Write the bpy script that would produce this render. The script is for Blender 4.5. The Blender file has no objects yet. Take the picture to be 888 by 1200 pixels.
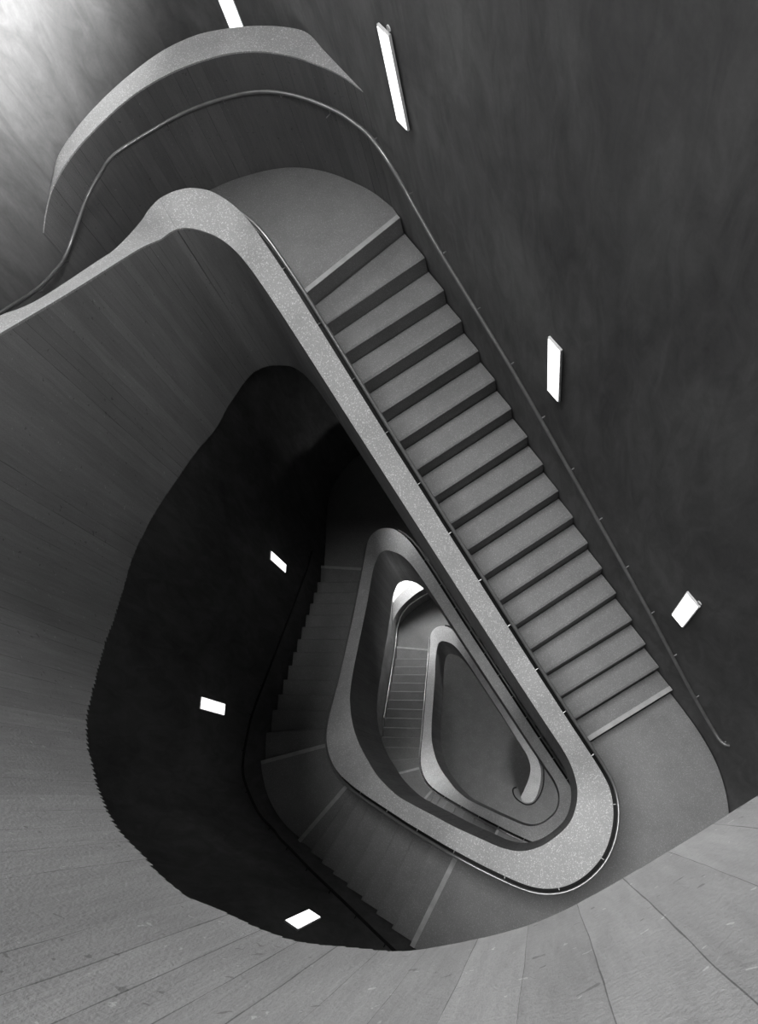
# Concrete spiral stairwell seen from the top landing, looking down the triangular well.
import bpy, math, random
from mathutils import Vector, Matrix

random.seed(7)
C = bpy.context.scene.collection
S = 0.25                       # metres per plan unit (one tread going)
Z_GROUND = -99.05              # ground floor below the lens, in plan units
R_ = 0.7808                    # riser
U0 = -18.03                    # first nosing of the straight flight
ZA = -20.99                    # upper landing of the straight flight
TURN = 41 * R_                 # drop of one whole turn
HC = 4.36                      # balustrade height above the nosings
ZB = ZA - 18 * R_
ZC = ZA - 27 * R_


def P(u, w, z):
    return Vector((u * S, w * S, (z - Z_GROUND) * S))


# ------------------------------------------------------------------ helpers
def cr(pts, closed, n):
    """Catmull-Rom through tuples of any length, n samples per span (+ last point when open)."""
    out = []
    m = len(pts)
    spans = m if closed else m - 1
    for i in range(spans):
        if closed:
            a, b, c, d = pts[(i - 1) % m], pts[i], pts[(i + 1) % m], pts[(i + 2) % m]
        else:
            b, c = pts[i], pts[i + 1]
            a = pts[i - 1] if i else tuple(2 * x - y for x, y in zip(b, c))
            d = pts[i + 2] if i + 2 < m else tuple(2 * x - y for x, y in zip(c, b))
        for k in range(n):
            t = k / n
            out.append(tuple(0.5 * (2 * q + (r - p) * t + (2 * p - 5 * q + 4 * r - s) * t * t + (3 * q - p - 3 * r + s) * t ** 3)
                             for p, q, r, s in zip(a, b, c, d)))
    if not closed:
        out.append(tuple(pts[-1]))
    return out


class MB:
    """Collects quads and polygons with (s, z) coordinates and links them as one mesh object."""

    def __init__(self):
        self.v, self.f, self.uv, self.sm = [], [], [], []

    def poly(self, pts, uvs=None, smooth=False):
        i = len(self.v)
        self.v += [tuple(p) for p in pts]
        self.f.append(tuple(range(i, i + len(pts))))
        self.uv.append(uvs or [(p[0], p[1]) for p in pts])
        self.sm.append(smooth)

    def prism(self, outline, ztop, zbot, top=True, bottom=True):
        """outline of (u, w) counter-clockwise; vertical sides."""
        n = len(outline)
        zt = ztop if isinstance(ztop, (list, tuple)) else [ztop] * n
        zb = zbot if isinstance(zbot, (list, tuple)) else [zbot] * n
        if top:
            self.poly([P(u, w, z) for (u, w), z in zip(outline, zt)])
        if bottom:
            self.poly([P(u, w, z) for (u, w), z in reversed(list(zip(outline, zb)))])
        s = 0.0
        for i in range(n):
            j = (i + 1) % n
            a, b = outline[i], outline[j]
            l = math.hypot(b[0] - a[0], b[1] - a[1])
            self.poly([P(*a, zb[i]), P(*b, zb[j]), P(*b, zt[j]), P(*a, zt[i])],
                      [(s, zb[i]), (s + l, zb[j]), (s + l, zt[j]), (s, zt[i])])
            s += l

    def box(self, o, ax, ay, az):
        """box from corner o spanned by three vectors (world metres)."""
        o, ax, ay, az = map(Vector, (o, ax, ay, az))
        c = [o, o + ax, o + ax + ay, o + ay, o + az, o + ax + az, o + ax + ay + az, o + ay + az]
        for q in ((0, 3, 2, 1), (4, 5, 6, 7), (0, 1, 5, 4), (1, 2, 6, 5), (2, 3, 7, 6), (3, 0, 4, 7)):
            self.poly([c[k] for k in q])

    def tube(self, pts, rad, sides=10, cap=True):
        """round bar through world points."""
        pts = [Vector(p) for p in pts]
        rings = []
        for i, p in enumerate(pts):
            d = (pts[min(i + 1, len(pts) - 1)] - pts[max(i - 1, 0)]).normalized()
            a = d.cross(Vector((0, 0, 1)))
            if a.length < 1e-3:
                a = d.cross(Vector((0, 1, 0)))
            a.normalize()
            b = d.cross(a)
            rings.append([p + a * rad * math.cos(2 * math.pi * k / sides) + b * rad * math.sin(2 * math.pi * k / sides) for k in range(sides)])
        for r0, r1 in zip(rings, rings[1:]):
            for k in range(sides):
                m = (k + 1) % sides
                self.poly([r0[k], r0[m], r1[m], r1[k]], smooth=True)
        if cap:
            self.poly(list(reversed(rings[0])))
            self.poly(rings[-1])

    def build(self, name, mat, parent=None, merge=True):
        me = bpy.data.meshes.new(name)
        me.from_pydata(self.v, [], self.f)
        uvl = me.uv_layers.new(name='surface')
        k = 0
        for uvs in self.uv:
            for q in uvs:
                uvl.data[k].uv = q
                k += 1
        me.polygons.foreach_set('use_smooth', self.sm)
        me.materials.append(mat)
        me.update()
        if merge:
            import bmesh
            bm = bmesh.new()
            bm.from_mesh(me)
            bmesh.ops.remove_doubles(bm, verts=bm.verts, dist=1e-5)
            bmesh.ops.recalc_face_normals(bm, faces=bm.faces)
            bm.to_mesh(me)
            bm.free()
            if any(self.sm):
                me.set_sharp_from_angle(angle=math.radians(38))
        o = bpy.data.objects.new(name, me)
        C.objects.link(o)
        if parent:
            o.parent = parent
        return o


def thing(name, label, cat, group=None):
    o = bpy.data.objects.new(name, None)
    o.empty_display_size = 0.2
    C.objects.link(o)
    o['label'] = label
    o['category'] = cat
    if group:
        o['group'] = group
    return o


def based(root, u, w, z):
    """move an empty to its thing's base while its parts stay where they are"""
    root.location = P(u, w, z)
    for ch in root.children:
        ch.matrix_parent_inverse = Matrix.Translation(-root.location)


def struct(o):
    o['kind'] = 'structure'
    return o


# ------------------------------------------------------------------ materials
def mat_new(name, rough=0.85, spec=0.25):
    m = bpy.data.materials.new(name)
    m.use_nodes = True
    nt = m.node_tree
    b = nt.nodes['Principled BSDF']
    b.inputs['Roughness'].default_value = rough
    b.inputs['Specular IOR Level'].default_value = spec
    return m, nt, b


def nn(nt, typ, **kw):
    n = nt.nodes.new(typ)
    for k, v in kw.items():
        setattr(n, k, v)
    return n


def noise(nt, vec, scale, detail=3.0, rough=0.55, dist=0.0):
    n = nn(nt, 'ShaderNodeTexNoise')
    n.inputs['Scale'].default_value = scale
    n.inputs['Detail'].default_value = detail
    n.inputs['Roughness'].default_value = rough
    n.inputs['Distortion'].default_value = dist
    nt.links.new(vec, n.inputs['Vector'])
    return n.outputs['Fac']


def ramp(nt, fac, stops):
    n = nn(nt, 'ShaderNodeValToRGB')
    e = n.color_ramp.elements
    while len(e) < len(stops):
        e.new(0.5)
    for el, (p, v) in zip(e, stops):
        el.position = p
        el.color = (v, v, v, 1)
    nt.links.new(fac, n.inputs['Fac'])
    return n.outputs['Color']


def math_(nt, op, a, b=None, c=None):
    n = nn(nt, 'ShaderNodeMath', operation=op)
    for k, x in enumerate((a, b, c)):
        if x is None:
            continue
        if isinstance(x, (int, float)):
            n.inputs[k].default_value = x
        else:
            nt.links.new(x, n.inputs[k])
    return n.outputs[0]


def mapping(nt, vec, scale=(1, 1, 1), rot=(0, 0, 0)):
    n = nn(nt, 'ShaderNodeMapping')
    n.inputs['Scale'].default_value = scale
    n.inputs['Rotation'].default_value = rot
    nt.links.new(vec, n.inputs['Vector'])
    return n.outputs['Vector']


def bump(nt, bsdf, height, strength, dist=0.02):
    n = nn(nt, 'ShaderNodeBump')
    n.inputs['Strength'].default_value = strength
    n.inputs['Distance'].default_value = dist
    nt.links.new(height, n.inputs['Height'])
    nt.links.new(n.outputs['Normal'], bsdf.inputs['Normal'])


def grey(nt, bsdf, fac):
    nt.links.new(fac, bsdf.inputs['Base Color'])


def trowelled(name, lo, hi, rough=0.75):
    """smooth cast wall with clouded trowel marks; surface coordinates are (run, height)."""
    m, nt, b = mat_new(name, rough, 0.3)
    uv = nn(nt, 'ShaderNodeTexCoord').outputs['UV']
    v1 = mapping(nt, uv, (0.30, 0.16, 1), (0, 0, 0.35))
    a = noise(nt, v1, 1.0, 6, 0.62, 0.8)
    v2 = mapping(nt, uv, (1.6, 0.5, 1), (0, 0, 0.9))
    c = noise(nt, v2, 1.0, 5, 0.6, 1.2)
    g = noise(nt, uv, 9.0, 3, 0.6)
    s = math_(nt, 'ADD', math_(nt, 'MULTIPLY', a, 0.6), math_(nt, 'MULTIPLY', c, 0.4))
    col = ramp(nt, s, [(0.30, lo), (0.47, lo * 0.62 + hi * 0.38), (0.70, hi)])
    mix = nn(nt, 'ShaderNodeMix', data_type='RGBA', blend_type='MULTIPLY')
    mix.inputs['Factor'].default_value = 0.25
    nt.links.new(col, mix.inputs['A'])
    nt.links.new(ramp(nt, g, [(0.3, 0.7), (0.7, 1.0)]), mix.inputs['B'])
    grey(nt, b, mix.outputs['Result'])
    bump(nt, b, a, 0.10, 0.03)
    return m


def boarded(name, base, board=0.42, seam=0.55, bmp=0.5):
    """board-marked concrete: upright boards along the run, seams, grain and blow holes."""
    m, nt, b = mat_new(name, 0.8, 0.3)
    uv = nn(nt, 'ShaderNodeTexCoord').outputs['UV']
    sep = nn(nt, 'ShaderNodeSeparateXYZ')
    nt.links.new(uv, sep.inputs[0])
    wob = noise(nt, mapping(nt, uv, (0.2, 0.5, 1)), 1.0, 2)
    x = math_(nt, 'DIVIDE', math_(nt, 'ADD', sep.outputs['X'], math_(nt, 'MULTIPLY', wob, 0.05)), board)
    idx = math_(nt, 'FLOOR', x)
    fr = math_(nt, 'SUBTRACT', x, idx)
    edge = math_(nt, 'MINIMUM', fr, math_(nt, 'SUBTRACT', 1.0, fr))           # 0 at a seam
    wn = nn(nt, 'ShaderNodeTexWhiteNoise', noise_dimensions='1D')
    nt.links.new(idx, wn.inputs['W'])
    wn2 = nn(nt, 'ShaderNodeTexWhiteNoise', noise_dimensions='1D')
    nt.links.new(math_(nt, 'ADD', idx, 0.37), wn2.inputs['W'])
    # seams differ in strength; broken along their length
    brk = noise(nt, mapping(nt, uv, (2.0, 0.9, 1)), 1.0, 3)
    width = math_(nt, 'MULTIPLY', math_(nt, 'POWER', wn2.outputs['Value'], 2.2),
                  math_(nt, 'MULTIPLY', math_(nt, 'SUBTRACT', brk, 0.25), 0.10))
    seamf = math_(nt, 'LESS_THAN', edge, width)
    shade = math_(nt, 'ADD', 0.90, math_(nt, 'MULTIPLY', wn.outputs['Value'], 0.18))
    grain = noise(nt, mapping(nt, uv, (9.0, 0.8, 1)), 1.0, 4, 0.65, 0.3)
    cloud = noise(nt, mapping(nt, uv, (0.35, 0.2, 1)), 1.0, 4, 0.6, 0.5)
    fine = noise(nt, mapping(nt, uv, (1.0, 0.7, 1)), 26.0, 4, 0.75)
    vo = nn(nt, 'ShaderNodeTexVoronoi', feature='F1')
    vo.inputs['Scale'].default_value = 9.0
    vo.inputs['Randomness'].default_value = 1.0
    warp = nn(nt, 'ShaderNodeTexNoise')
    warp.inputs['Scale'].default_value = 7.0
    nt.links.new(uv, warp.inputs['Vector'])
    wv = nn(nt, 'ShaderNodeVectorMath', operation='MULTIPLY_ADD')
    wv.inputs[1].default_value = (.22, .22, 0)
    nt.links.new(warp.outputs['Color'], wv.inputs[0])
    nt.links.new(uv, wv.inputs[2])
    nt.links.new(wv.outputs[0], vo.inputs['Vector'])
    pitr = nn(nt, 'ShaderNodeTexWhiteNoise', noise_dimensions='3D')
    nt.links.new(vo.outputs['Position'], pitr.inputs['Vector'])
    pit = math_(nt, 'LESS_THAN', vo.outputs['Distance'], math_(nt, 'MULTIPLY', math_(nt, 'POWER', pitr.outputs['Value'], 7.0), 0.30))
    col = math_(nt, 'MULTIPLY', base, shade)
    col = math_(nt, 'MULTIPLY', col, math_(nt, 'ADD', 0.72, math_(nt, 'MULTIPLY', grain, 0.5)))
    col = math_(nt, 'MULTIPLY', col, math_(nt, 'ADD', 0.70, math_(nt, 'MULTIPLY', cloud, 0.6)))
    col = math_(nt, 'MULTIPLY', col, math_(nt, 'ADD', 0.78, math_(nt, 'MULTIPLY', fine, 0.44)))
    col = math_(nt, 'MULTIPLY', col, math_(nt, 'SUBTRACT', 1.0, math_(nt, 'MULTIPLY', seamf, seam)))
    col = math_(nt, 'MULTIPLY', col, math_(nt, 'SUBTRACT', 1.0, math_(nt, 'MULTIPLY', pit, 0.35)))
    vf = nn(nt, 'ShaderNodeTexVoronoi', feature='F1')
    vf.inputs['Scale'].default_value = 11.0
    nt.links.new(mapping(nt, wv.outputs[0], (1.3, 0.8, 1), (0, 0, .5)), vf.inputs['Vector'])
    fr2 = nn(nt, 'ShaderNodeTexWhiteNoise', noise_dimensions='3D')
    nt.links.new(vf.outputs['Position'], fr2.inputs['Vector'])
    fleck = math_(nt, 'LESS_THAN', vf.outputs['Distance'], math_(nt, 'MULTIPLY', math_(nt, 'POWER', fr2.outputs['Value'], 7.0), 0.24))
    col = math_(nt, 'MULTIPLY', col, math_(nt, 'ADD', 1.0, math_(nt, 'MULTIPLY', fleck, 0.45)))
    cmb = nn(nt, 'ShaderNodeCombineColor')
    for k in range(3):
        nt.links.new(col, cmb.inputs[k])
    grey(nt, b, cmb.outputs[0])
    h = math_(nt, 'ADD', math_(nt, 'MULTIPLY', wn.outputs['Value'], 0.35), math_(nt, 'MULTIPLY', grain, 0.5))
    h = math_(nt, 'ADD', h, math_(nt, 'MULTIPLY', fine, 0.9))
    h = math_(nt, 'SUBTRACT', h, math_(nt, 'MULTIPLY', seamf, 0.9))
    h = math_(nt, 'SUBTRACT', h, math_(nt, 'MULTIPLY', pit, 0.9))
    bump(nt, b, h, bmp, 0.012)
    return m


def terrazzo(name, base, chips, scale=26.0, rough=0.55):
    """ground aggregate: fine pale and dark chips in a grey binder (object space)."""
    m, nt, b = mat_new(name, rough, 0.35)
    ob = nn(nt, 'ShaderNodeTexCoord').outputs['Object']
    vo = nn(nt, 'ShaderNodeTexVoronoi', feature='F1')
    vo.inputs['Scale'].default_value = scale
    nt.links.new(ob, vo.inputs['Vector'])
    wn = nn(nt, 'ShaderNodeTexWhiteNoise', noise_dimensions='3D')
    nt.links.new(vo.outputs['Position'], wn.inputs['Vector'])
    chip = math_(nt, 'LESS_THAN', vo.outputs['Distance'], math_(nt, 'MULTIPLY', wn.outputs['Value'], 0.55))
    tone = ramp(nt, wn.outputs['Value'], [(0.0, -1.0 * chips), (0.45, -0.1 * chips), (0.62, 0.25 * chips), (1.0, 1.0 * chips)])
    # colour ramps clamp at zero: use a signed map instead
    sgn = math_(nt, 'MULTIPLY', math_(nt, 'SUBTRACT', wn.outputs['Value'], 0.42), chips * 2.2)
    cl = noise(nt, ob, 3.0, 4, 0.6)
    fine = noise(nt, ob, 160.0, 2, 0.6)
    v = math_(nt, 'ADD', base, math_(nt, 'MULTIPLY', chip, sgn))
    v = math_(nt, 'MULTIPLY', v, math_(nt, 'ADD', 0.75, math_(nt, 'MULTIPLY', cl, 0.5)))
    v = math_(nt, 'MULTIPLY', v, math_(nt, 'ADD', 0.70, math_(nt, 'MULTIPLY', fine, 0.6)))
    v = math_(nt, 'MAXIMUM', v, 0.01)
    cmb = nn(nt, 'ShaderNodeCombineColor')
    for k in range(3):
        nt.links.new(v, cmb.inputs[k])
    grey(nt, b, cmb.outputs[0])
    nt.nodes.remove(tone.node)
    return m


def plain(name, v, rough=0.5, metal=0.0, spec=0.4):
    m, nt, b = mat_new(name, rough, spec)
    ob = nn(nt, 'ShaderNodeTexCoord').outputs['Object']
    g = noise(nt, ob, 12.0, 3)
    grey(nt, b, ramp(nt, g, [(0.3, v * 0.85), (0.7, min(1, v * 1.1))]))
    b.inputs['Metallic'].default_value = metal
    return m


def glow(name, strength):
    m = bpy.data.materials.new(name)
    m.use_nodes = True
    nt = m.node_tree
    nt.nodes.remove(nt.nodes['Principled BSDF'])
    e = nn(nt, 'ShaderNodeEmission')
    ob = nn(nt, 'ShaderNodeTexCoord').outputs['Object']
    nt.links.new(ramp(nt, noise(nt, ob, 1.5, 1), [(0.2, 0.94), (0.8, 1.0)]), e.inputs['Color'])
    e.inputs['Strength'].default_value = strength
    nt.links.new(e.outputs[0], nt.nodes['Material Output'].inputs['Surface'])
    return m


M_WALL = trowelled('trowelled_concrete', 0.10, 0.26)
M_BOARD = boarded('board_marked_concrete', 0.30, 0.4)
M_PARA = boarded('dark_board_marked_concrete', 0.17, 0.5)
M_COPE = terrazzo('ground_terrazzo_coping', 0.44, 0.26, 105.0)
M_TREAD = terrazzo('grey_terrazzo_tread', 0.22, 0.085, 120.0, 0.7)
M_FLOOR = terrazzo('grey_terrazzo_floor', 0.24, 0.085, 120.0, 0.7)
M_GROUND = terrazzo('ground_floor_terrazzo', 0.26, 0.06, 40.0, 0.7)
M_STRIP = plain('pale_nosing_strip', 0.46, 0.6)
M_RAIL = plain('brushed_steel_rail', 0.32, 0.3, 0.6)
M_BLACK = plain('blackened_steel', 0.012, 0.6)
M_FRAME = plain('white_lamp_housing', 0.8, 0.4)
M_LAMP = glow('lit_lamp_diffuser', 2.2)
M_SOFFIT = trowelled('soffit_concrete', 0.13, 0.2)

# ------------------------------------------------------------------ plan of the spiral
# one turn of the balustrade: inner (well) edge u, w | outer (stair) edge u, w | drop of the top below the landing's
KN = [(-18.90, -.05, -20.40, .00, -.05), (-18.85, .25, -20.48, .55, .08), (-18.60, .55, -20.30, 1.10, .20),
      (-18.10, .92, -19.80, 1.60, .40), (-17.30, 1.15, -18.70, 1.95, .65), (-16.30, 1.25, -17.20, 2.05, 1.30),
      (-15.0, 1.30, -15.4, 2.08, 2.30), (-12.0, 1.37, -12.1, 2.12, 4.70), (-8.0, 1.47, -8.0, 2.22, 7.83),
      (-4.0, 1.58, -4.0, 2.33, 10.96), (-2.0, 1.65, -1.9, 2.40, 12.50), (-1.0, 1.68, -.7, 2.44, 13.25),
      (-.30, 1.58, .15, 2.45, 13.75), (.30, 1.33, .85, 2.36, 13.98), (.75, .93, 1.55, 2.00, 14.05),
      (1.05, .45, 2.15, 1.42, 14.05), (1.18, -.14, 2.58, .68, 14.05), (1.19, -.90, 2.76, -.25, 14.05),
      (.98, -1.60, 2.62, -1.15, 14.05), (.55, -2.14, 2.10, -1.98, 14.05), (-.07, -2.63, .95, -2.90, 14.05),
      (-.97, -3.31, -.40, -3.83, 14.20), (-1.78, -3.90, -1.30, -4.46, 14.90), (-2.50, -4.44, -2.10, -5.02, 15.60),
      (-3.32, -4.99, -2.95, -5.58, 16.40), (-4.45, -5.45, -4.10, -6.32, 17.40), (-5.40, -5.68, -5.10, -6.93, 18.50),
      (-6.30, -5.86, -6.05, -7.37, 19.60), (-7.10, -5.93, -6.98, -7.52, 20.50), (-7.85, -5.87, -7.90, -7.36, 21.15),
      (-8.70, -5.72, -8.75, -7.02, 21.95), (-9.71, -5.43, -9.70, -6.52, 23.0), (-11.12, -4.75, -11.0, -5.80, 24.4),
      (-13.36, -3.49, -13.3, -4.48, 26.5), (-14.98, -2.56, -14.9, -3.58, 27.95), (-17.40, -1.24, -17.9, -1.75, 30.1),
      (-18.37, -.62, -19.4, -.88, 31.2), (-18.76, -.32, -20.05, -.47, 31.7)]
NS = 8
TURN_COLS = cr([k[:4] for k in KN], True, NS)
_d = [k[4] for k in KN]
_dd = [(_d[-1] - TURN,)] + [(x,) for x in _d] + [(_d[0] + TURN,), (_d[1] + TURN,)]
TURN_DROP = [x[0] for x in cr(_dd, False, NS)][NS:NS + NS * len(KN)]
NT = len(TURN_COLS)


def column(i):
    """(ui, wi, uo, wo, z_top) for running index i, any turn."""
    t, k = divmod(i, NT)
    return (*TURN_COLS[k], ZA + HC - TURN_DROP[k] - t * TURN)


FACE = 7.7                      # height of the well face


def balustrade(root, cols, board=0.2, outer_bottom=None, bottoms=None, s0=0.0):
    """cols: list of (ui, wi, uo, wo, z). Two parts: the board-marked wall with its stepped lower edge and the coping."""
    wall, cope = MB(), MB()
    ct = 0.06
    # run along the well edge
    s = [s0]
    for a, b in zip(cols, cols[1:]):
        s.append(s[-1] + math.hypot(b[0] - a[0], b[1] - a[1]))
    so = [s0]
    for a, b in zip(cols, cols[1:]):
        so.append(so[-1] + math.hypot(b[2] - a[2], b[3] - a[3]))

    # cut the run at every board joint
    def lerp(a, b, t):
        return tuple(x + (y - x) * t for x, y in zip(a, b))
    if bottoms is None:
        bottoms = [c[4] - FACE for c in cols]
    rows = [(*c[:5], s[i], so[i], bottoms[i], c[5] if len(c) > 5 else 0.0) for i, c in enumerate(cols)]
    cut = []
    for a, b in zip(rows, rows[1:]):
        cut.append(a)
        k0 = math.floor(a[5] / board) + 1
        while k0 * board < b[5] - 1e-6:
            t = (k0 * board - a[5]) / max(1e-9, b[5] - a[5])
            if 1e-4 < t < 1 - 1e-4:
                cut.append(lerp(a, b, t))
            k0 += 1
    cut.append(rows[-1])
    # bottom of every board is level
    bb = {}
    for a, b in zip(cut, cut[1:]):
        k = math.floor((a[5] + b[5]) * 0.5 / board)
        bb.setdefault(k, []).append((a[7] + b[7]) * 0.5)
    for k in bb:
        bb[k] = sum(bb[k]) / len(bb[k]) + random.uniform(-.02, .02)
    for a, b in zip(cut, cut[1:]):
        k = math.floor((a[5] + b[5]) * 0.5 / board)
        zb = bb[k] * .55 + (a[7] + b[7]) * .225
        z0_, z1_ = bb[k] * .55 + a[7] * .45, bb[k] * .55 + b[7] * .45
        za, zc = a[4] - ct, b[4] - ct
        # well face
        wall.poly([P(b[0], b[1], z1_), P(a[0], a[1], z0_), P(a[0], a[1], za), P(b[0], b[1], zc)],
                  [(b[5], z1_), (a[5], z0_), (a[5], za), (b[5], zc)], True)
        # stair face
        wall.poly([P(a[2], a[3], z0_), P(b[2], b[3], z1_), P(b[2], b[3], zc), P(a[2], a[3], za)],
                  [(a[6], z0_), (b[6], z1_), (b[6], zc), (a[6], za)], True)
        # underside
        wall.poly([P(a[0], a[1], z0_), P(b[0], b[1], z1_), P(b[2], b[3], z1_), P(a[2], a[3], z0_)],
                  [(a[5], zb), (b[5], zb), (b[6], zb + 1), (a[6], zb + 1)])
        # coping
        cope.poly([P(a[0], a[1], a[4]), P(a[2], a[3], a[4] + a[8]), P(b[2], b[3], b[4] + b[8]), P(b[0], b[1], b[4])], None, True)
        cope.poly([P(b[0], b[1], zc), P(a[0], a[1], za), P(a[0], a[1], a[4]), P(b[0], b[1], b[4])])
        cope.poly([P(a[2], a[3], za), P(b[2], b[3], zc), P(b[2], b[3], b[4] + b[8]), P(a[2], a[3], a[4] + a[8])])
    # close the ends
    for e in (cut[0], cut[-1]):
        zb = e[7]
        wall.poly([P(e[0], e[1], zb), P(e[2], e[3], zb), P(e[2], e[3], e[4] - ct), P(e[0], e[1], e[4] - ct)],
                  [(0, zb), (1, zb), (1, e[4]), (0, e[4])])
        cope.poly([P(e[0], e[1], e[4] - ct), P(e[2], e[3], e[4] - ct), P(e[2], e[3], e[4]), P(e[0], e[1], e[4])])
    w = wall.build('balustrade_wall', M_BOARD, root)
    c = cope.build('coping', M_COPE, root)
    c['label'] = 'pale speckled terrazzo coping'
    return w, c


# ------------------------------------------------------------------ balustrades
UP = 41 * R_
# the turn above, seen from inside: its own tops and lower edges
cols0, bot0 = [], []
_top_k = {20: .7, 30: .7, 32: .6, 33: .52, 34: .5, 35: .45, 36: .3, 37: .12, 38: 0}        # how far this turn's top sits below the others'
_bot_k = {20: -7.9, 20.6: -7.52, 21.1: -7.48, 21.8: -7.89, 22.8: -8.62, 24.1: -10.03, 24.8: -10.87, 25.5: -11.65, 26.1: -12.32, 27.25: -13.52, 28.7: -14.7, 30.15: -15.72, 31.25: -16.5, 32.0: -17.3,
          32.45: -18.12, 32.9: -19.05, 33.7: -20.3, 34.4: -21.6, 35.0: -22.85, 36.0: -23.75, 37: -24.25, 38: -24.5}


def interp(d, x):
    ks = sorted(d)
    if x <= ks[0]:
        return d[ks[0]]
    for i, (a, b) in enumerate(zip(ks, ks[1:])):
        if x <= b:
            t = (x - a) / (b - a)
            p, q = ks[max(0, i - 1)], ks[min(len(ks) - 1, i + 2)]
            m0, m1 = (d[b] - d[p]) / (b - p) * (b - a), (d[q] - d[a]) / (q - a) * (b - a)
            return (2 * t ** 3 - 3 * t * t + 1) * d[a] + (t ** 3 - 2 * t * t + t) * m0 + (3 * t * t - 2 * t ** 3) * d[b] + (t ** 3 - t * t) * m1
    return d[ks[-1]]


# top landing: the guard leaves the spiral and runs straight across to the right wall
lead = [(.80, 6.98, 1.6, 6.98), (.79, 5.0, 1.6, 5.0), (.78, 3.0, 1.6, 3.0), (.77, 1.41, 1.6, 1.4), (.76, .74, 1.6, .7), (.735, .09, 1.6, .05), (.69, -.42, 1.6, -.55),
        (.58, -.88, 1.45, -1.25), (.37, -1.47, 1.1, -2.05), (.165, -1.88, .8, -2.55), (-.117, -2.39, .5, -2.95), (-.39, -2.74, .2, -3.3), (-.72, -3.08, -.12, -3.62)]
lead = cr([(*a,) for a in lead], False, 5)
for a in lead:
    cols0.append((*a, 1.2))
    bot0.append(-6.55 if a[1] > -1.5 else -6.55 - (a[1] + 1.5) / (-1.55) * .9)
for i in range(21 * NS, 38 * NS + 1):
    c = column(i)
    x = i / NS
    wx = max(0, min(1, (x - 27) / 3)) * max(0, min(1, (34.9 - x) / 1.3))
    dl = math.hypot(c[2] - c[0], c[3] - c[1])
    cols0.append((c[0], c[1], c[2] + (c[2] - c[0]) / dl * wx * .25, c[3] + (c[3] - c[1]) / dl * wx * .25, c[4] + UP - interp(_top_k, x), .55 * wx))
    bot0.append(interp(_bot_k, x))
root = thing('concrete_balustrade', 'nearest sweep of board-marked concrete balustrade filling the left and bottom of the photo', 'balustrade', 'balustrades around the stairwell')
cols0[-1] = tuple(p + (q - p) * .9 for p, q in zip(cols0[-2], cols0[-1]))
balustrade(root, cols0, 0.13, None, bot0)
based(root, -8, -6, -14)
BAL0 = root


_face = {0: 7.92, 1.6: 7.83, 3: 7.45, 4.5: 7.1, 7: 7.0, 11: 6.8, 13: 6.6, 19: 6.35, 21: 6.6, 24: 6.9, 28: 7.0, 33: 7.05, 36: 7.4, 38: 7.9}


def bottoms_for(i0, i1):
    return [column(i)[4] - interp(_face, (i % NT) / NS if i < i1 or i % NT else 38) for i in range(i0, i1 + 1)]


root = thing('concrete_balustrade', 'upper turn of concrete balustrade with bright speckled coping beside the long flight', 'balustrade', 'balustrades around the stairwell')
cols1 = [column(i) for i in range(0, NT + 1)]
cols1[-1] = tuple(p + (q - p) * .9 for p, q in zip(cols1[-2], cols1[-1]))
balustrade(root, cols1, 0.13, None, bottoms_for(0, NT), 3.0)
based(root, 1, -1, ZB)
root = thing('concrete_balustrade', 'middle turn of concrete balustrade, grey teardrop loop inside the bright one', 'balustrade', 'balustrades around the stairwell')
cols2 = [column(i) for i in range(NT, 2 * NT + 1)]
cols2[-1] = tuple(p + (q - p) * .9 for p, q in zip(cols2[-2], cols2[-1]))
balustrade(root, cols2, 0.13, None, bottoms_for(NT, 2 * NT), 7.0)
based(root, 1, -1, ZB - TURN)
# last run: down to the ground floor, ending in a scroll
cols3 = [column(i) for i in range(2 * NT, 2 * NT + 7 * NS + 5)]
zend = ZA + HC - 2 * TURN
scroll = [(-6.3, 1.42, -6.1, 2.26, -9.2), (-4.95, 1.38, -4.35, 2.2, -10.3), (-3.85, 1.02, -3.15, 1.92, -11.3), (-3.0, .24, -2.1, 1.2, -12.2),
          (-2.35, -.75, -1.15, .15, -12.9), (-2.0, -1.35, -.72, -.75, -13.3), (-1.82, -1.7, -.85, -1.4, -13.5), (-1.7, -1.8, -1.15, -1.78, -13.55), (-1.55, -1.86, -1.4, -1.9, -13.55)]
tail = cr([cols3[-1]] + [(a, b, c, d, zend + e) for a, b, c, d, e in scroll], False, 6)[1:]
cols3 += tail
root = thing('concrete_balustrade', 'lowest run of concrete balustrade ending in a curled scroll on the ground floor', 'balustrade', 'balustrades around the stairwell')
bot3 = [max(Z_GROUND + .01, c[4] - FACE) for c in cols3]
balustrade(root, cols3, 0.13, None, bot3, 5.0)
based(root, -1, 0, Z_GROUND)

# ------------------------------------------------------------------ shaft walls
W_KNOTS = [(-28.55, 3.2), (-28.0, 4.55), (-26.9, 5.85), (-25.5, 6.65), (-24.0, 6.87), (-18.5, 6.96), (-9.0, 7.13), (-3.0, 7.22), (-1.1, 7.26), (0.0, 7.27), (1.05, 7.23), (2.1, 7.08), (3.0, 6.8),
           (4.0, 6.28), (5.0, 5.45), (5.95, 4.25), (6.65, 2.7), (7.0, .9), (6.95, -1.2), (6.5, -3.2), (5.6, -4.9), (4.5, -6.1), (3.3, -6.95), (1.77, -7.87), (-.76, -9.43), (-3.2, -10.95),
           (-4.4, -11.65), (-5.4, -12.2), (-6.6, -12.55), (-7.9, -12.6), (-9.2, -12.3), (-10.1, -11.9), (-11.1, -11.33), (-13.0, -10.12), (-18.0, -7.02), (-22.0, -4.54), (-24.2, -3.17), (-26.4, -1.81),
           (-27.6, -.6), (-28.45, 1.2), (-28.7, 2.2)]
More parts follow.
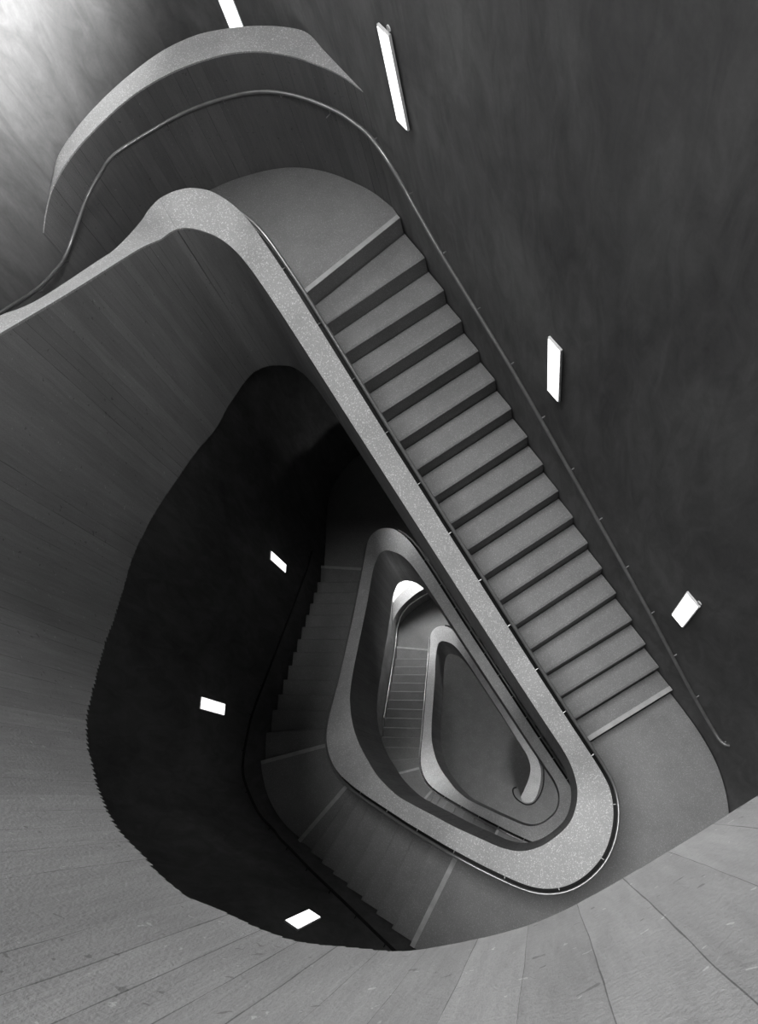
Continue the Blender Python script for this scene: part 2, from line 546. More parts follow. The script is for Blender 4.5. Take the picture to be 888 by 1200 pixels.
WALL_LOOP = cr(W_KNOTS, True, 5)          # clockwise seen from above
W_RIGHT = WALL_LOOP[:20 * 5 + 1]
W_NEAR = WALL_LOOP[20 * 5:23 * 5 + 1]
W_LEFT = WALL_LOOP[23 * 5:] + WALL_LOOP[:1]
Z_TOP = 9.0


def wall_obj(name, line, sub, zlo=Z_GROUND - .4, zhi=Z_TOP, th=1.0):
    pts = line
    mb = MB()
    n = len(pts)
    off = []
    for i, p in enumerate(pts):
        a, b = pts[max(0, i - 1)], pts[min(n - 1, i + 1)]
        dx, dy = b[0] - a[0], b[1] - a[1]
        l = math.hypot(dx, dy)
        off.append((p[0] - dy / l * th, p[1] + dx / l * th))
    s = 0.0
    for i in range(n - 1):
        a, b, c, d = pts[i], pts[i + 1], off[i + 1], off[i]
        l = math.hypot(b[0] - a[0], b[1] - a[1])
        mb.poly([P(*a, zlo), P(*b, zlo), P(*b, zhi), P(*a, zhi)], [(s, zlo), (s + l, zlo), (s + l, zhi), (s, zhi)], True)
        mb.poly([P(*c, zlo), P(*d, zlo), P(*d, zhi), P(*c, zhi)], [(s, zlo), (s + l, zlo), (s + l, zhi), (s, zhi)], True)
        mb.poly([P(*a, zhi), P(*b, zhi), P(*c, zhi), P(*d, zhi)])
        mb.poly([P(*d, zlo), P(*c, zlo), P(*b, zlo), P(*a, zlo)])
        s += l
    for i in (0, n - 1):
        mb.poly([P(*pts[i], zlo), P(*off[i], zlo), P(*off[i], zhi), P(*pts[i], zhi)])
    return struct(mb.build(name, M_WALL))


wall_obj('wall_right', list(W_RIGHT), 4)
wall_obj('wall_near', list(W_NEAR), 4)
wall_obj('wall_left', list(W_LEFT), 4)

# ------------------------------------------------------------------ flights and landings
def norm(v):
    l = math.hypot(*v)
    return (v[0] / l, v[1] / l)


def wall_hit(p, d, lines):
    """distance from p along d to the first wall segment"""
    best = None
    for line in lines:
        pts = line
        for a, b in zip(pts, pts[1:]):
            ex, ey = b[0] - a[0], b[1] - a[1]
            det = d[0] * (-ey) + ex * d[1]
            if abs(det) < 1e-9:
                continue
            rx, ry = a[0] - p[0], a[1] - p[1]
            t = (rx * (-ey) + ex * ry) / det
            q = (d[0] * ry - d[1] * rx) / det
            if t > 0 and -1e-6 <= q <= 1 + 1e-6 and (best is None or t < best):
                best = t
    return best


def offset_loop(pts, d):
    """closed loop moved to its right-hand side by d"""
    out = []
    n = len(pts)
    for i, p in enumerate(pts):
        a, b = pts[i - 1], pts[(i + 1) % n]
        dx, dy = b[0] - a[0], b[1] - a[1]
        l = math.hypot(dx, dy)
        out.append((p[0] + dy / l * d, p[1] - dx / l * d))
    return out


OUT = offset_loop([(c[2], c[3]) for c in TURN_COLS], -.02)
OUT_GAP = offset_loop([(c[2], c[3]) for c in TURN_COLS], -.2)       # a dark shadow gap between treads and balustrade
WALL_IN = offset_loop(WALL_LOOP, .05)


def out_hit(p, d):
    """distance from p (well side) along d outward to the stair face of the balustrade (last crossing)"""
    best = None
    n = len(OUT_GAP)
    for i in range(n):
        a, b = OUT_GAP[i], OUT_GAP[(i + 1) % n]
        ex, ey = b[0] - a[0], b[1] - a[1]
        det = d[0] * (-ey) + ex * d[1]
        if abs(det) < 1e-9:
            continue
        rx, ry = a[0] - p[0], a[1] - p[1]
        t = (rx * (-ey) + ex * ry) / det
        q = (d[0] * ry - d[1] * rx) / det
        if t > -3 and -1e-6 <= q <= 1 + 1e-6 and (best is None or t > best):
            best = t
    return best


WALLS = [WALL_IN + WALL_IN[:1]]


def nosing(p, d):
    """stair-face end and wall end of a nosing line through p with outward direction d"""
    d = norm(d)
    q = (p[0] - d[0] * 6, p[1] - d[1] * 6)
    # start on the well side near the balustrade
    t0 = out_hit((p[0] - d[0] * 1.2, p[1] - d[1] * 1.2), d)
    a = (p[0] - d[0] * 1.2 + d[0] * t0, p[1] - d[1] * 1.2 + d[1] * t0)
    t1 = wall_hit(a, d, WALLS)
    b = (a[0] + d[0] * t1, a[1] + d[1] * t1)
    return a, b


def lp(a, b, t):
    return (a[0] + (b[0] - a[0]) * t, a[1] + (b[1] - a[1]) * t)


# nosing lines, k = 0 .. last, of the three flights of a turn (inner point, outward direction)
LONG = [((-17.90, 2.35), (-.15, 1.0)), ((-16.95, 2.35), (-.045, 1.0))] + [((U0 + k, 2.35), (-.01 if k < 14 else 0.02, 1.0)) for k in range(2, 18)]
SHORT = [((-.15 - .0, -4.40), (.495, -.87)), ((-1.01, -5.14), (.51, -.86)), ((-1.80, -5.70), (.51, -.86)), ((-2.59, -6.25), (.51, -.86)),
         ((-3.42, -6.82), (.51, -.86)), ((-4.23, -7.31), (.50, -.87)), ((-4.85, -7.72), (.46, -.89)), ((-5.42, -8.02), (.39, -.92)), ((-5.98, -8.27), (.285, -.96))]
SIDE = [((-8.53, -8.44), (-.30, -.954)), ((-9.50, -8.19), (-.45, -.89))] + \
       [((-12.97 - .842 * (k - 5), -6.15 + .539 * (k - 5)), (-.539, -.842)) for k in range(2, 13)] + [((-20.05, -1.95), (-.606, -.795))]

NL_LONG = [nosing(*x) for x in LONG]
NL_SHORT = [nosing(*x) for x in SHORT]
NL_SIDE = [nosing(*x) for x in SIDE]


def signed_area(q):
    return sum(q[i][0] * q[(i + 1) % len(q)][1] - q[(i + 1) % len(q)][0] * q[i][1] for i in range(len(q))) / 2


def between(poly, p, q):
    """points of a closed loop lying between the feet of p and q, short way round"""
    def near(x):
        return min(range(len(poly)), key=lambda i: (poly[i][0] - x[0]) ** 2 + (poly[i][1] - x[1]) ** 2)
    i, j = near(p), near(q)
    n = len(poly)
    st = 1 if (j - i) % n <= (i - j) % n else -1
    ex, ey = q[0] - p[0], q[1] - p[1]
    l2 = ex * ex + ey * ey
    out, k = [], i
    for _ in range(n):
        t = ((poly[k][0] - p[0]) * ex + (poly[k][1] - p[1]) * ey) / l2
        if .04 < t < .96:
            out.append((poly[k], t))
        if k == j:
            break
        k = (k + st) % n
    return out


def tread_outline(l0, l1, e=.03, e1=None):
    """outline and running fraction of one tread between two nosing lines"""
    (a0, b0), (a1, b1) = l0, l1
    e1 = e if e1 is None else e1
    a0, b0, a1, b1 = lp(a0, a1, e), lp(b0, b1, e), lp(a0, a1, 1 - e1), lp(b0, b1, 1 - e1)
    q = [(a0, 0)] + between(OUT_GAP, a0, a1) + [(a1, 1), (b1, 1)] + between(WALL_IN, b1, b0)[:] + [(b0, 0)]
    fix = []
    for p, t in q:
        fix.append((p, t))
    k = len(between(OUT_GAP, a0, a1)) + 3
    fix = fix[:k] + [(p, 1 - t) for p, t in fix[k:-1]] + fix[-1:]
    if signed_area([p for p, t in fix]) < 0:
        fix = fix[::-1]
    return [p for p, t in fix], [t for p, t in fix]


def flight(label, nl, z0, down, group, strips=True):
    """nl: nosing lines; z0: level of the upper landing; down: approximate downhill direction."""
    root = thing('stair_flight', label, 'stairs', group)
    n = len(nl)
    for k in range(1, n + 0):
        # step k: tread from nosing k-1's riser foot to nosing k, at level z0 - k r
        mid = (lp(nl[k - 1][0], nl[k][0], .90), lp(nl[k - 1][1], nl[k][1], .90))
        z = z0 - k * R_
        mb = MB()
        q, _t = tread_outline(nl[k - 1], mid, .03, 0)
        mb.prism(q, z, z - R_ - .45)
        q, tt = tread_outline(mid, nl[k], 0, .1)
        mb.prism(q, [z if t < .5 else z - .045 for t in tt], z - R_ - .45)
        mb.build('step', M_TREAD, root)
    if strips:
        for k, tag_ in ((0, 'top'), (n - 1, 'foot')):
            a, b = nl[k]
            v = norm((b[0] - a[0], b[1] - a[1]))
            pr = (-v[1], v[0])
            if pr[0] * down[0] + pr[1] * down[1] > 0:
                pr = (-pr[0], -pr[1])
            wd = .2
            q = [a, b, (b[0] + pr[0] * wd, b[1] + pr[1] * wd), (a[0] + pr[0] * wd, a[1] + pr[1] * wd)]
            ar = sum(q[i][0] * q[(i + 1) % 4][1] - q[(i + 1) % 4][0] * q[i][1] for i in range(4))
            if ar < 0:
                q = q[::-1]
            mb = MB()
            z = z0 - k * R_
            mb.prism(q, z + .03, z + .004)
            st = mb.build('nosing_strip', M_STRIP, root)
            st['label'] = 'pale contrast strip along the edge'
    # waist slab under the steps
    mb = MB()
    for k in range(1, n):
        q, tt = tread_outline(nl[k - 1], nl[k])
        z = z0 - k * R_ - R_ - .46
        mb.prism(q, z, [z0 - (k - 1 + t) * R_ - 3.2 for t in tt])
    mb.build('soffit_slab', M_SOFFIT, root, merge=False)
    based(root, *nl[-1][0], z0 - n * R_)
    return root


def seg_path(poly, p, q, forward=True):
    """points of the closed polyline between the points nearest p and q"""
    def near(x):
        return min(range(len(poly)), key=lambda i: (poly[i][0] - x[0]) ** 2 + (poly[i][1] - x[1]) ** 2)
    i, j = near(p), near(q)
    out = []
    k = i
    while k != j:
        k = (k + 1) % len(poly)
        out.append(poly[k])
    return out[:-1]


# outer edge of the upper landing: the inside of its own parapet
PAR_IN = [(-19.2, 6.935, 4.85), (-20.2, 6.77, 4.85), (-21.1, 6.48, 4.85), (-22.25, 5.95, 4.85), (-23.25, 5.22, 4.85), (-24.0, 4.25, 4.85), (-24.62, 2.75, 4.8),
          (-24.85, 1.25, 4.7), (-24.82, -.18, 4.5), (-24.6, -1.6, 4.25), (-24.15, -2.78, 3.95), (-23.6, -3.44, 3.72), (-23.0, -3.9, 3.55)]
PAR_OUT = [(-19.9, 6.92, 4.85), (-21.5, 6.89, 4.85), (-22.75, 6.86, 4.85), (-23.6, 6.4, 4.85), (-24.4, 5.68, 4.85), (-25.1, 4.78, 4.85), (-25.65, 3.9, 4.8),
           (-26.0, 2.75, 4.7), (-26.15, 1.45, 4.5), (-26.15, .1, 4.25), (-26.0, -1.2, 3.95), (-25.5, -2.3, 3.72), (-24.2, -3.14, 3.55)]
par_loop = [p[:2] for p in cr(PAR_IN, False, 4)]
PAR_SAFE = []
for _i, _p in enumerate(par_loop):
    _a, _b = par_loop[max(0, _i - 1)], par_loop[min(len(par_loop) - 1, _i + 1)]
    _l = math.hypot(_b[0] - _a[0], _b[1] - _a[1])
    PAR_SAFE.append((_p[0] - (_b[1] - _a[1]) / _l * .03, _p[1] + (_b[0] - _a[0]) / _l * .03))


def away(line, other):
    """unit normal of a nosing line pointing away from the neighbouring nosing"""
    v = norm((line[1][0] - line[0][0], line[1][1] - line[0][1]))
    n = (-v[1], v[0])
    m = lp(other[0], other[1], .5)
    if (m[0] - line[0][0]) * n[0] + (m[1] - line[0][1]) * n[1] > 0:
        n = (-n[0], -n[1])
    return n


def landing(label, ztop, fa, fb, outer_pts, group, thick=3.2):
    """slab from the last nosing of flight fa to the first nosing of flight fb"""
    a, b = fa[-1], fb[0]
    na, nb = away(a, fa[-2]), away(b, fb[1])
    mv = lambda p, n: (p[0] + n[0] * .03, p[1] + n[1] * .03)

    def clear(p):
        return ((p[0] - a[0][0]) * na[0] + (p[1] - a[0][1]) * na[1] > .04 and (p[0] - b[0][0]) * nb[0] + (p[1] - b[0][1]) * nb[1] > .04)
    inner = [p for p in seg_path(OUT, a[0], b[0]) if clear(p)]
    outer = [p for p in outer_pts if clear(p)]
    q = [mv(a[0], na)] + inner + [mv(b[0], nb), mv(b[1], nb)] + outer + [mv(a[1], na)]
    if signed_area(q) < 0:
        q = q[::-1]
    mb = MB()
    mb.prism(q, ztop, ztop - thick)
    o = mb.build('stair_landing', M_FLOOR)
    o['label'] = label
    o['category'] = 'landing'
    o['group'] = group
    return o


G_L = 'landings between the flights'
G_F = 'flights of the stairwell'
par_loop = [p[:2] for p in cr(PAR_IN, False, 4)]
PAR_SAFE = [(p[0] + .03 * (-24.85 < 0) * (1 if p[0] < -19 else 0), p[1]) for p in par_loop]


def land_A(label, t):
    return landing(label, ZA - t * TURN, NL_SIDE, NL_LONG, PAR_SAFE, G_L)


def land_deep(label, t):
    """landing without a parapet: its floor runs on into the tip of the shaft"""
    return landing(label, ZA - t * TURN, NL_SIDE, NL_LONG, seg_path(WALL_IN, NL_SIDE[-1][1], NL_LONG[0][1])[::-1], G_L)


def land_B(label, t):
    return landing(label, ZB - t * TURN, NL_LONG, NL_SHORT, seg_path(WALL_IN, NL_LONG[-1][1], NL_SHORT[0][1])[::-1], G_L)


def land_C(label, t):
    return landing(label, ZC - t * TURN, NL_SHORT, NL_SIDE, seg_path(WALL_IN, NL_SHORT[-1][1], NL_SIDE[0][1])[::-1], G_L)


land_A('rounded landing at the head of the long upper flight, inside the curved parapet', 0)
land_B('broad pale landing at the foot of the long upper flight', 0)
land_C('dark wedge landing between two pale strips, left of the bright coping bend', 0)
land_deep('dark landing above the shadowed side flight, by the tip of the middle balustrade', 1)
land_B('landing sliver under the inside bend of the bright coping', 1)
land_C('small dark landing between pale strips beside the lower short steps', 1)
land_A('lowest rounded landing with a pale diagonal strip, in front of the bright white opening', 2)

flight('long upper flight of speckled grey steps beside the bright coping', NL_LONG, ZA, (1, 0), G_F)
flight('short flight of dim steps below the broad pale landing', NL_SHORT, ZB, (-.85, -.53), G_F)
flight('shadowed side flight of dark steps left of the bright coping', NL_SIDE, ZC, (-.84, .54), G_F)
flight('middle long flight almost hidden under the bright coping', NL_LONG, ZA - TURN, (1, 0), G_F)
flight('lower short flight of shaded steps below the innermost coping', NL_SHORT, ZB - TURN, (-.85, -.53), G_F)
flight('lower side flight of grey steps below the bright white opening', NL_SIDE, ZC - TURN, (-.84, .54), G_F)
flight('last flight reaching the ground floor beside the scroll', NL_LONG, ZA - 2 * TURN, (1, 0), G_F)
# underside of the turn above, hung from the nearest balustrade
mb = MB()
under = []
for i in range(12 * 5, len(cols0) - 4 * NS, 3):
    c = cols0[i]
    a, b = cols0[max(0, i - 1)], cols0[min(len(cols0) - 1, i + 1)]
    v = norm((b[2] - a[2], b[3] - a[3]))
    nrm = (-v[1], v[0]) if (-v[1] * (c[2] - c[0]) + v[0] * (c[3] - c[1])) > 0 else (v[1], -v[0])
    t = wall_hit((c[2], c[3]), nrm, WALLS)
    if t is None or t > 7:
        continue
    under.append(((c[2] + nrm[0] * .02, c[3] + nrm[1] * .02), (c[2] + nrm[0] * t, c[3] + nrm[1] * t), bot0[i] + .25))
for (a, b, z), (d, e, z2) in zip(under, under[1:]):
    for h in (0, .8):
        mb.poly([P(*a, z + h), P(*b, z + h), P(*e, z2 + h), P(*d, z2 + h)], None, True)
mb.build('stair_underside', M_SOFFIT, BAL0, merge=False)
BAL0.children[-1].matrix_parent_inverse = Matrix.Translation(-BAL0.location)


# curved parapets on the outer side of the corner landings
def parapet(label, t):
    root = thing('landing_parapet', label, 'parapet', 'curved parapets of the corner landings')
    z0 = ZA - t * TURN
    ins, outs = cr(PAR_IN, False, 5), cr(PAR_OUT, False, 5)
    w, c = MB(), MB()
    s = 0.0
    ct = .06
    for i in range(len(ins) - 1):
        a, b, d, e = ins[i], ins[i + 1], outs[i], outs[i + 1]
        l = math.hypot(b[0] - a[0], b[1] - a[1])
        za, zb = z0 + a[2] - ct, z0 + b[2] - ct
        zl = z0 - 3.2
        w.poly([P(a[0], a[1], zl), P(b[0], b[1], zl), P(b[0], b[1], zb), P(a[0], a[1], za)], [(s, zl), (s + l, zl), (s + l, zb), (s, za)], True)
        w.poly([P(e[0], e[1], zl), P(d[0], d[1], zl), P(d[0], d[1], za), P(e[0], e[1], zb)], [(s + l, zl), (s, zl), (s, za), (s + l, zb)], True)
        w.poly([P(a[0], a[1], zl), P(d[0], d[1], zl), P(e[0], e[1], zl), P(b[0], b[1], zl)])
        c.poly([P(b[0], b[1], zb + ct), P(a[0], a[1], za + ct), P(d[0], d[1], za + ct), P(e[0], e[1], zb + ct)], None, True)
        c.poly([P(a[0], a[1], za), P(b[0], b[1], zb), P(b[0], b[1], zb + ct), P(a[0], a[1], za + ct)])
        c.poly([P(e[0], e[1], zb), P(d[0], d[1], za), P(d[0], d[1], za + ct), P(e[0], e[1], zb + ct)])
        s += l
    w.build('parapet_wall', M_PARA, root)
    o = c.build('coping', M_COPE, root)
    o['label'] = 'pale speckled terrazzo coping'
    based(root, -25, 1, z0)
    return root


parapet('curved board-marked parapet with a bright coping at the top left of the photo', 0)
parapet('black curved parapet against the small bright white opening', 2)

# ------------------------------------------------------------------ ground floor and roof
mb = MB()
q = WALL_LOOP
ar = sum(q[i][0] * q[(i + 1) % len(q)][1] - q[(i + 1) % len(q)][0] * q[i][1] for i in range(len(q)))
q = q if ar > 0 else q[::-1]
mb.prism(q, Z_GROUND, Z_GROUND - 1.0)
struct(mb.build('floor', M_GROUND))

# ------------------------------------------------------------------ handrails
def resample(pts, step):
    pts = [Vector(p) for p in pts]
    out, acc = [], 0.0
    out.append(pts[0])
    for a, b in zip(pts, pts[1:]):
        l = (b - a).length
        t = step - acc
        while t <= l:
            out.append(a + (b - a) * (t / l))
            t += step
        acc = (acc + l) % step
    return out


def handrail(label, path, walldir, group, rad=.065, spacing=2.1, stub=.24, first=.8, mat=None):
    """path: (u, w, z) points; walldir(u, w) -> unit vector towards the wall the brackets sit on"""
    root = thing('handrail', label, 'handrail', group)
    mb = MB()
    mb.tube([P(*p) for p in path], rad * S, 10)
    mb.build('rail', mat or M_RAIL, root)
    acc, nxt = 0.0, first
    for a, b in zip(path, path[1:]):
        l = math.dist(a, b)
        while acc + l > nxt:
            t = (nxt - acc) / l
            p = [x + (y - x) * t for x, y in zip(a, b)]
            d = walldir(p[0], p[1])
            m2 = MB()
            q1 = (p[0] + d[0] * .02, p[1] + d[1] * .02, p[2] - rad * .8)
            q2 = (p[0] + d[0] * .02, p[1] + d[1] * .02, p[2] - .20)
            q3 = (p[0] + d[0] * (stub - .01), p[1] + d[1] * (stub - .01), p[2] - .20)
            m2.tube([P(*q1), P(*q2), P(*q3)], .022 * S, 6)
            m2.build('bracket', mat or M_RAIL, root)
            nxt += spacing
        acc += l
    based(root, *path[0])
    return root


def nearest_dir(poly):
    def f(u, w):
        best, bd = None, 1e9
        for a, b in zip(poly, poly[1:]):
            ex, ey = b[0] - a[0], b[1] - a[1]
            l2 = ex * ex + ey * ey
            t = max(0, min(1, ((u - a[0]) * ex + (w - a[1]) * ey) / l2))
            qx, qy = a[0] + ex * t, a[1] + ey * t
            dd = math.hypot(qx - u, qy - w)
            if dd < bd:
                bd, best = dd, (qx - u, qy - w)
        return norm(best)
    return f


# rail on the stair side of the balustrade, one per turn
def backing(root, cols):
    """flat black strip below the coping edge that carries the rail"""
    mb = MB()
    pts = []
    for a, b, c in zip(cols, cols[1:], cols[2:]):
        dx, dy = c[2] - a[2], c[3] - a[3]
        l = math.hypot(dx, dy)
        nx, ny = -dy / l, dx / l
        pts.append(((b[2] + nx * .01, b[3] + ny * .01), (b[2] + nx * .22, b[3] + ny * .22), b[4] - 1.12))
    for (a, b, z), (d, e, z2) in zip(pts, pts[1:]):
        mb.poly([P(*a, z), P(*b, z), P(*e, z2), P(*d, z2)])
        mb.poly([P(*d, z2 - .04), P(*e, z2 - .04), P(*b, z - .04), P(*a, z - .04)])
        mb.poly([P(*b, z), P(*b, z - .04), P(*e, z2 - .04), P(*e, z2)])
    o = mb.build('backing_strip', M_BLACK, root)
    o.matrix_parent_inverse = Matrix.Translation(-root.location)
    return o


def inner_rail(label, i0, i1, group):
    path = []
    raw = [column(i) for i in range(i0, i1 + 1, 2)]
    for a, b, c in zip(raw, raw[1:], raw[2:]):
        dx, dy = c[2] - a[2], c[3] - a[3]
        l = math.hypot(dx, dy)
        if l < 1e-6:
            continue
        path.append((b[2] - dy / l * -1 * -.26 if False else b[2] + (-dy / l) * .26, b[3] + (dx / l) * .26, b[4] - .85))
    face = [(c[2], c[3]) for c in raw]
    root = handrail(label, path, nearest_dir(face), group)
    backing(root, raw[1:-1])
    return root


G_R = 'handrails along the balustrades'
inner_rail('thin dark handrail along the stair side of the bright upper coping', int(2.6 * NS), NT - 8, G_R)
inner_rail('thin dark handrail along the stair side of the middle coping', NT + int(2.6 * NS), 2 * NT - 8, G_R)
# last one leaves the scroll in a ring
raw = cols3
path = []
for a, b, c in zip(raw[::2], raw[2::2], raw[4::2]):
    dx, dy = c[2] - a[2], c[3] - a[3]
    l = math.hypot(dx, dy)
    path.append((b[2] - dy / l * .26, b[3] + dx / l * .26, b[4] - .85))
path = [p for p in path[8:] if p[0] < -4.6]
zr = Z_GROUND + 3.4
path += cr([path[-1], (-3.6, 2.42, zr + .9), (-3.0, 2.22, zr + .4), (-1.78, 1.38, zr), (-1.02, .5, zr), (-.66, -.24, zr), (-.5, -.99, zr), (-.76, -1.69, zr), (-1.34, -2.12, zr), (-2.03, -2.36, zr),
            (-2.65, -2.3, zr), (-3.0, -2.05, zr), (-2.95, -1.6, zr)], False, 5)[1:]
handrail('thin dark handrail ringing the scroll on the ground floor', path, nearest_dir([(c[2], c[3]) for c in raw]), G_R, rad=.08, stub=.12, mat=M_BLACK)

# wall rail: climbs the left wall, sweeps round the corner parapet, runs down the right wall
def wall_rail(label, t, group):
    dz = -t * TURN
    pts = []
    # up the left wall, then round the parapet
    for u, w, zz in ((-14.5, -8.9, -12.4), (-17.5, -7.0, -14.8), (-19.34, -5.84, -16.2), (-20.76, -4.96, -17.36), (-21.7, -4.38, -17.95), (-22.5, -3.87, -18.34), (-23.18, -3.4, -18.45), (-23.75, -2.75, -18.3),
                     (-24.2, -2.05, -18.05), (-24.42, -1.25, -17.75), (-24.53, -.45, -17.5)):
        pts.append((u, w, zz + dz))
    ins = cr(PAR_IN, False, 2)[::-1]
    for j, p in enumerate(ins):
        if j < 10:
            continue
        a, b = ins[max(0, j - 1)], ins[min(len(ins) - 1, j + 1)]
        dx, dy = b[0] - a[0], b[1] - a[1]
        l = math.hypot(dx, dy)
        pts.append((p[0] + dy / l * .3, p[1] - dx / l * .3, ZA + 3.5 + .1 * min(1, (j - 10) / 6) + dz))
    for u, zz in ((-18.63, -17.36), (-17.83, -17.6), (-17.1, -18.05), (-16.4, -18.65), (-15.23, -19.5), (-14.4, -20.0), (-12.33, -21.2), (-10.8, -22.2), (-8.2, -24.15),
                  (-6.2, -25.7), (-3.5, -27.85), (-2.5, -28.75), (-1.0, -30.1), (-.3, -30.7), (.5, -31.3)):
        w = 7.25 + .018 * (u + 1) - .29
        pts.append((u, w, zz + dz))
    pts += [(1.05, 6.98, -31.62 + dz), (1.5, 6.95, -31.7 + dz), (1.75, 7.02, -31.7 + dz), (1.85, 7.12, -31.7 + dz)]
    return handrail(label, cr(pts, False, 4), nearest_dir(WALL_LOOP + par_loop), group)


G_W = 'handrails on the outer walls'
wall_rail('curved steel handrail sweeping round the parapet and down the right wall', 0, G_W)
wall_rail('handrail catching light on the outer wall of the lowest turn', 2, G_W)


# dim rail along the near and left walls of the first turn
def outer_rail(label, t):
    pts = []
    for k, (a, b) in enumerate(NL_SHORT):
        v = norm((b[0] - a[0], b[1] - a[1]))
        pts.append((b[0] - v[0] * .3, b[1] - v[1] * .3, ZB - k * R_ + 3.6 - t * TURN))
    loop = seg_path(WALL_LOOP, NL_SHORT[-1][1], NL_SIDE[0][1])[::-1] if False else None
    for (x, y) in ((-5.6, -11.95), (-6.6, -12.25), (-7.9, -12.28), (-9.1, -12.0)):
        pts.append((x, y, ZC + 3.6 - t * TURN))
    for k, (a, b) in enumerate(NL_SIDE):
        if k == 0:
            continue
        v = norm((b[0] - a[0], b[1] - a[1]))
        pts.append((b[0] - v[0] * .3, b[1] - v[1] * .3, ZC - k * R_ + 3.6 - t * TURN))
    return handrail(label, cr(pts, False, 4), nearest_dir(WALL_LOOP), G_W, mat=M_BLACK)


outer_rail('dark handrail low along the near black wall, left of the short flight', 0)

# ------------------------------------------------------------------ wall lamps
def lamp(label, u, w, z, run, nrm, sensor=None):
    """upright panel centred at (u, w, z) on a wall with horizontal direction run and inward normal nrm."""
    root = thing('wall_lamp', label, 'lamp', 'upright lit panels on the shaft walls')
    run, nrm = norm(run), norm(nrm)
    rv, nv, up = Vector((*run, 0)) * S, Vector((*nrm, 0)) * S, Vector((0, 0, 1)) * S
    c = P(u, w, z)
    hw, hh, th = .29, 1.44, .07
    mb = MB()
    mb.box(c - rv * hw - up * hh + nv * .005, rv * 2 * hw, up * 2 * hh, nv * th)
    h = mb.build('housing', M_FRAME, root)
    mb = MB()
    i = .035
    mb.box(c - rv * (hw - i) - up * (hh - i) + nv * (th + .006), rv * 2 * (hw - i), up * 2 * (hh - i), nv * .02)
    d = mb.build('diffuser', M_LAMP, root)
    d['label'] = 'glowing white diffuser'
    if sensor:
        mb = MB()
        sc = c + up * (hh + .14) + rv * sensor
        pts = [sc + nv * .0, sc + nv * .10]
        mb.tube([sc + nv * .005, sc + nv * .04], .08 * S, 16)
        mb.build('sensor', M_FRAME, root)
    root.location = c
    for ch in root.children:
        ch.matrix_parent_inverse = Matrix.Translation(-root.location)
    return root


def wr(u):
    return 7.25 + .018 * (u + 1) if u > -20 else 6.9


RR, NR = (1, .018), (.018, -1)
sc = lambda q, k: tuple(x * k for x in q)
lamp('tall slanting lit wall panel above the curved handrail, small disc at its upper end', -16.6, wr(-16.6) - .01, -14.18, RR, NR, .25)
lamp('upright lit wall panel halfway down the long flight, right of the handrail', -9.5, wr(-9.5) - .01, -19.6, RR, NR)
lamp('small lit wall panel near the lower end of the wall handrail', -2.46, wr(-2.46) - .01, -25.1, RR, NR, .2)
lamp('lit wall panel cut by the top edge, behind the curved parapet', -27.05, 5.72, -16.2, (.66, .75), (.75, -.66))
LD, LN = (-.85, .527), (.527, .85)
lamp('lit panel on the black left wall, upper of the two beside the side flight', -19.76, -5.93, -42.7, LD, LN)
lamp('lit panel on the black left wall, lower of the two beside the side flight', -11.56, -11.02, -34.95, LD, LN)
lamp('lit panel low on the near black wall, just above the edge of the nearest balustrade', -1.05, -9.61, -29.5, (.855, .52), (-.52, .855))

# ------------------------------------------------------------------ roof with its openings
mb = MB()
mb.box(P(-40, -20, Z_TOP + .02), Vector((17.3, 0, 0)) * S, Vector((0, 34, 0)) * S, Vector((0, 0, 1)) * S)
struct(mb.build('ceiling', M_SOFFIT))

# ------------------------------------------------------------------ light
def area(name, loc, target, sx, sy, power, spread=180):
    l = bpy.data.lights.new(name, 'AREA')
    l.shape = 'RECTANGLE'
    l.size, l.size_y = sx * S, sy * S
    l.energy = power
    l.spread = math.radians(spread)
    o = bpy.data.objects.new(name, l)
    C.objects.link(o)
    o.location = P(*loc)
    d = P(*target) - P(*loc)
    o.rotation_euler = d.to_track_quat('-Z', 'Y').to_euler()
    return o


def sun(name, frm, strength, angle):
    l = bpy.data.lights.new(name, 'SUN')
    l.energy = strength
    l.angle = math.radians(angle)
    o = bpy.data.objects.new(name, l)
    C.objects.link(o)
    o.location = P(0, 0, 20)
    o.rotation_euler = (-Vector(frm)).to_track_quat('-Z', 'Y').to_euler()


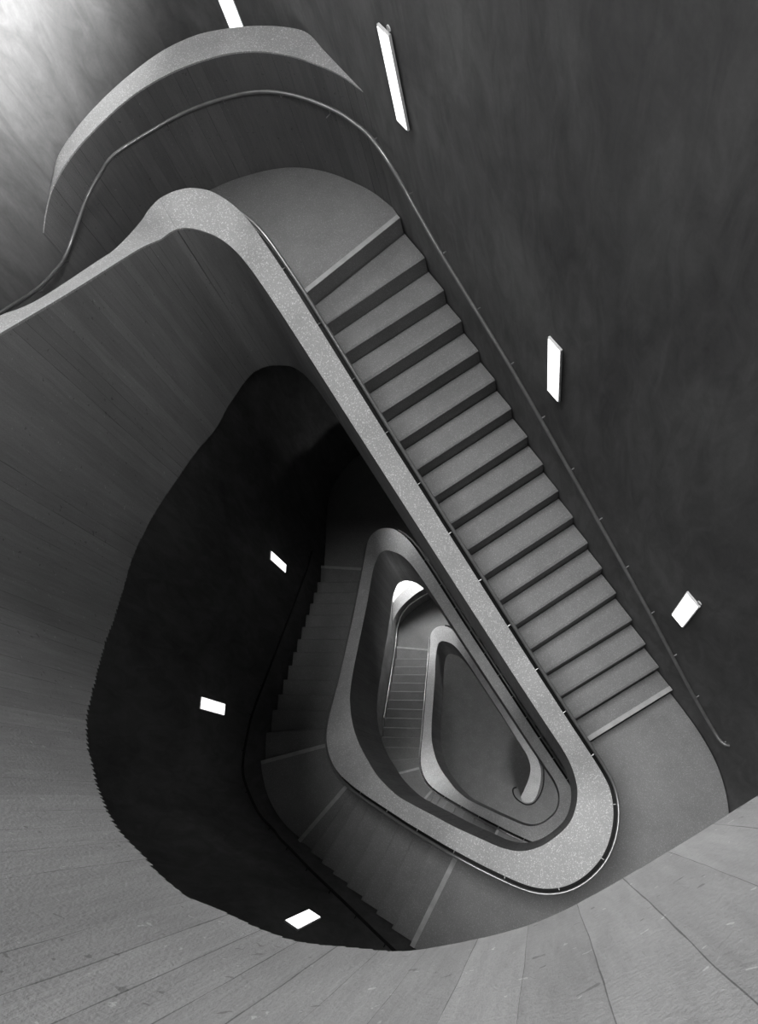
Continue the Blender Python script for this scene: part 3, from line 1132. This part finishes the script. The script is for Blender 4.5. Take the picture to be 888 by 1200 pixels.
sun('daylight_sun', (-.15, -.05, 1), 3.3, 30)
area('window_lamp', (-24.6, 6.4, -8), (-24.6 - 6.8, 6.4 - 10, -8.8), 3, 4, 325, 118)
area('well_fill', (5, .5, -54), (-18, 0, -53), 1.5, 1.5, 3.5, 50)  # added unseen source across the well, brightens the upper turn's far well face
area('upper_fill', (-20, 2, 8), (3, 1, -9), 4, 4, 31, 52)  # second source added high in the shaft to lift the nearest balustrade face
area('top_landing_fill', (6, 3, 7), (-20, 1, -18), 6, 4, 48, 75)  # fill added behind the camera for the dark faces turned towards it
area('ground_window_lamp', (-26.2, 5.2, -85), (-27, -3, -85.5), 2.5, 3, 420, 140)
area('low_coping_fill', (-26.5, 5, -75.5), (-22, -3, -84), 2, 2, 90)  # extra source added above the low parapet for its coping and the flight
area('middle_coping_fill', (-24, 3, -44), (-7, 1.9, -58.5), 1.5, 1.5, 2.6, 40)  # added out of sight to lift the middle coping along the long flight
area('corner_fill', (-11, -11, -61), (-7.2, -6.8, -69.5), 1.5, 1.5, 13, 80)  # invented source that brightens the middle coping at its corner bend
area('lower_landing_fill', (5.2, -1, -62.4), (-6, -8, -68), 2, 1, 12)  # hidden fill added over the lower landing, grazing the lower short steps
area('ground_fill', (6.2, -3, -86), (0, -2, -99), 2, 4, 85)  # local light added out of view to brighten the ground floor

w = bpy.data.worlds.new('daylight')
bpy.context.scene.world = w
w.use_nodes = True
w.node_tree.nodes['Background'].inputs['Color'].default_value = (1, 1, 1, 1)
w.node_tree.nodes['Background'].inputs['Strength'].default_value = 0.0

# ------------------------------------------------------------------ camera
F_PX, NX, NY, YAW = 880.0, 635.71, 940.85, 1.0055
d = Vector((NX - 444, NY - 600, F_PX)).normalized()
e = Vector((math.cos(YAW), math.sin(YAW), 0))
uu = (e - d * e.dot(d)).normalized()
ww = uu.cross(d)
up = -d
# rows: camera right, camera down, camera forward written in (u, w, up)
right = Vector((uu.x, ww.x, up.x))
down = Vector((uu.y, ww.y, up.y))
fwd = Vector((uu.z, ww.z, up.z))
cam = bpy.data.cameras.new('camera')
cam.sensor_fit = 'VERTICAL'
cam.sensor_height = 36.0
cam.sensor_width = 36.0
cam.lens = F_PX / 1200.0 * 36.0
cam.clip_start = 0.02
cam.clip_end = 200
co = bpy.data.objects.new('camera', cam)
C.objects.link(co)
co.matrix_world = Matrix(((right.x, -down.x, -fwd.x, 0), (right.y, -down.y, -fwd.y, 0), (right.z, -down.z, -fwd.z, -Z_GROUND * S), (0, 0, 0, 1)))
sc_ = bpy.context.scene
sc_.camera = co
sc_.view_settings.view_transform = 'Standard'
sc_.view_settings.look = 'None'
sc_.cycles.max_bounces = 10
sc_.cycles.diffuse_bounces = 8
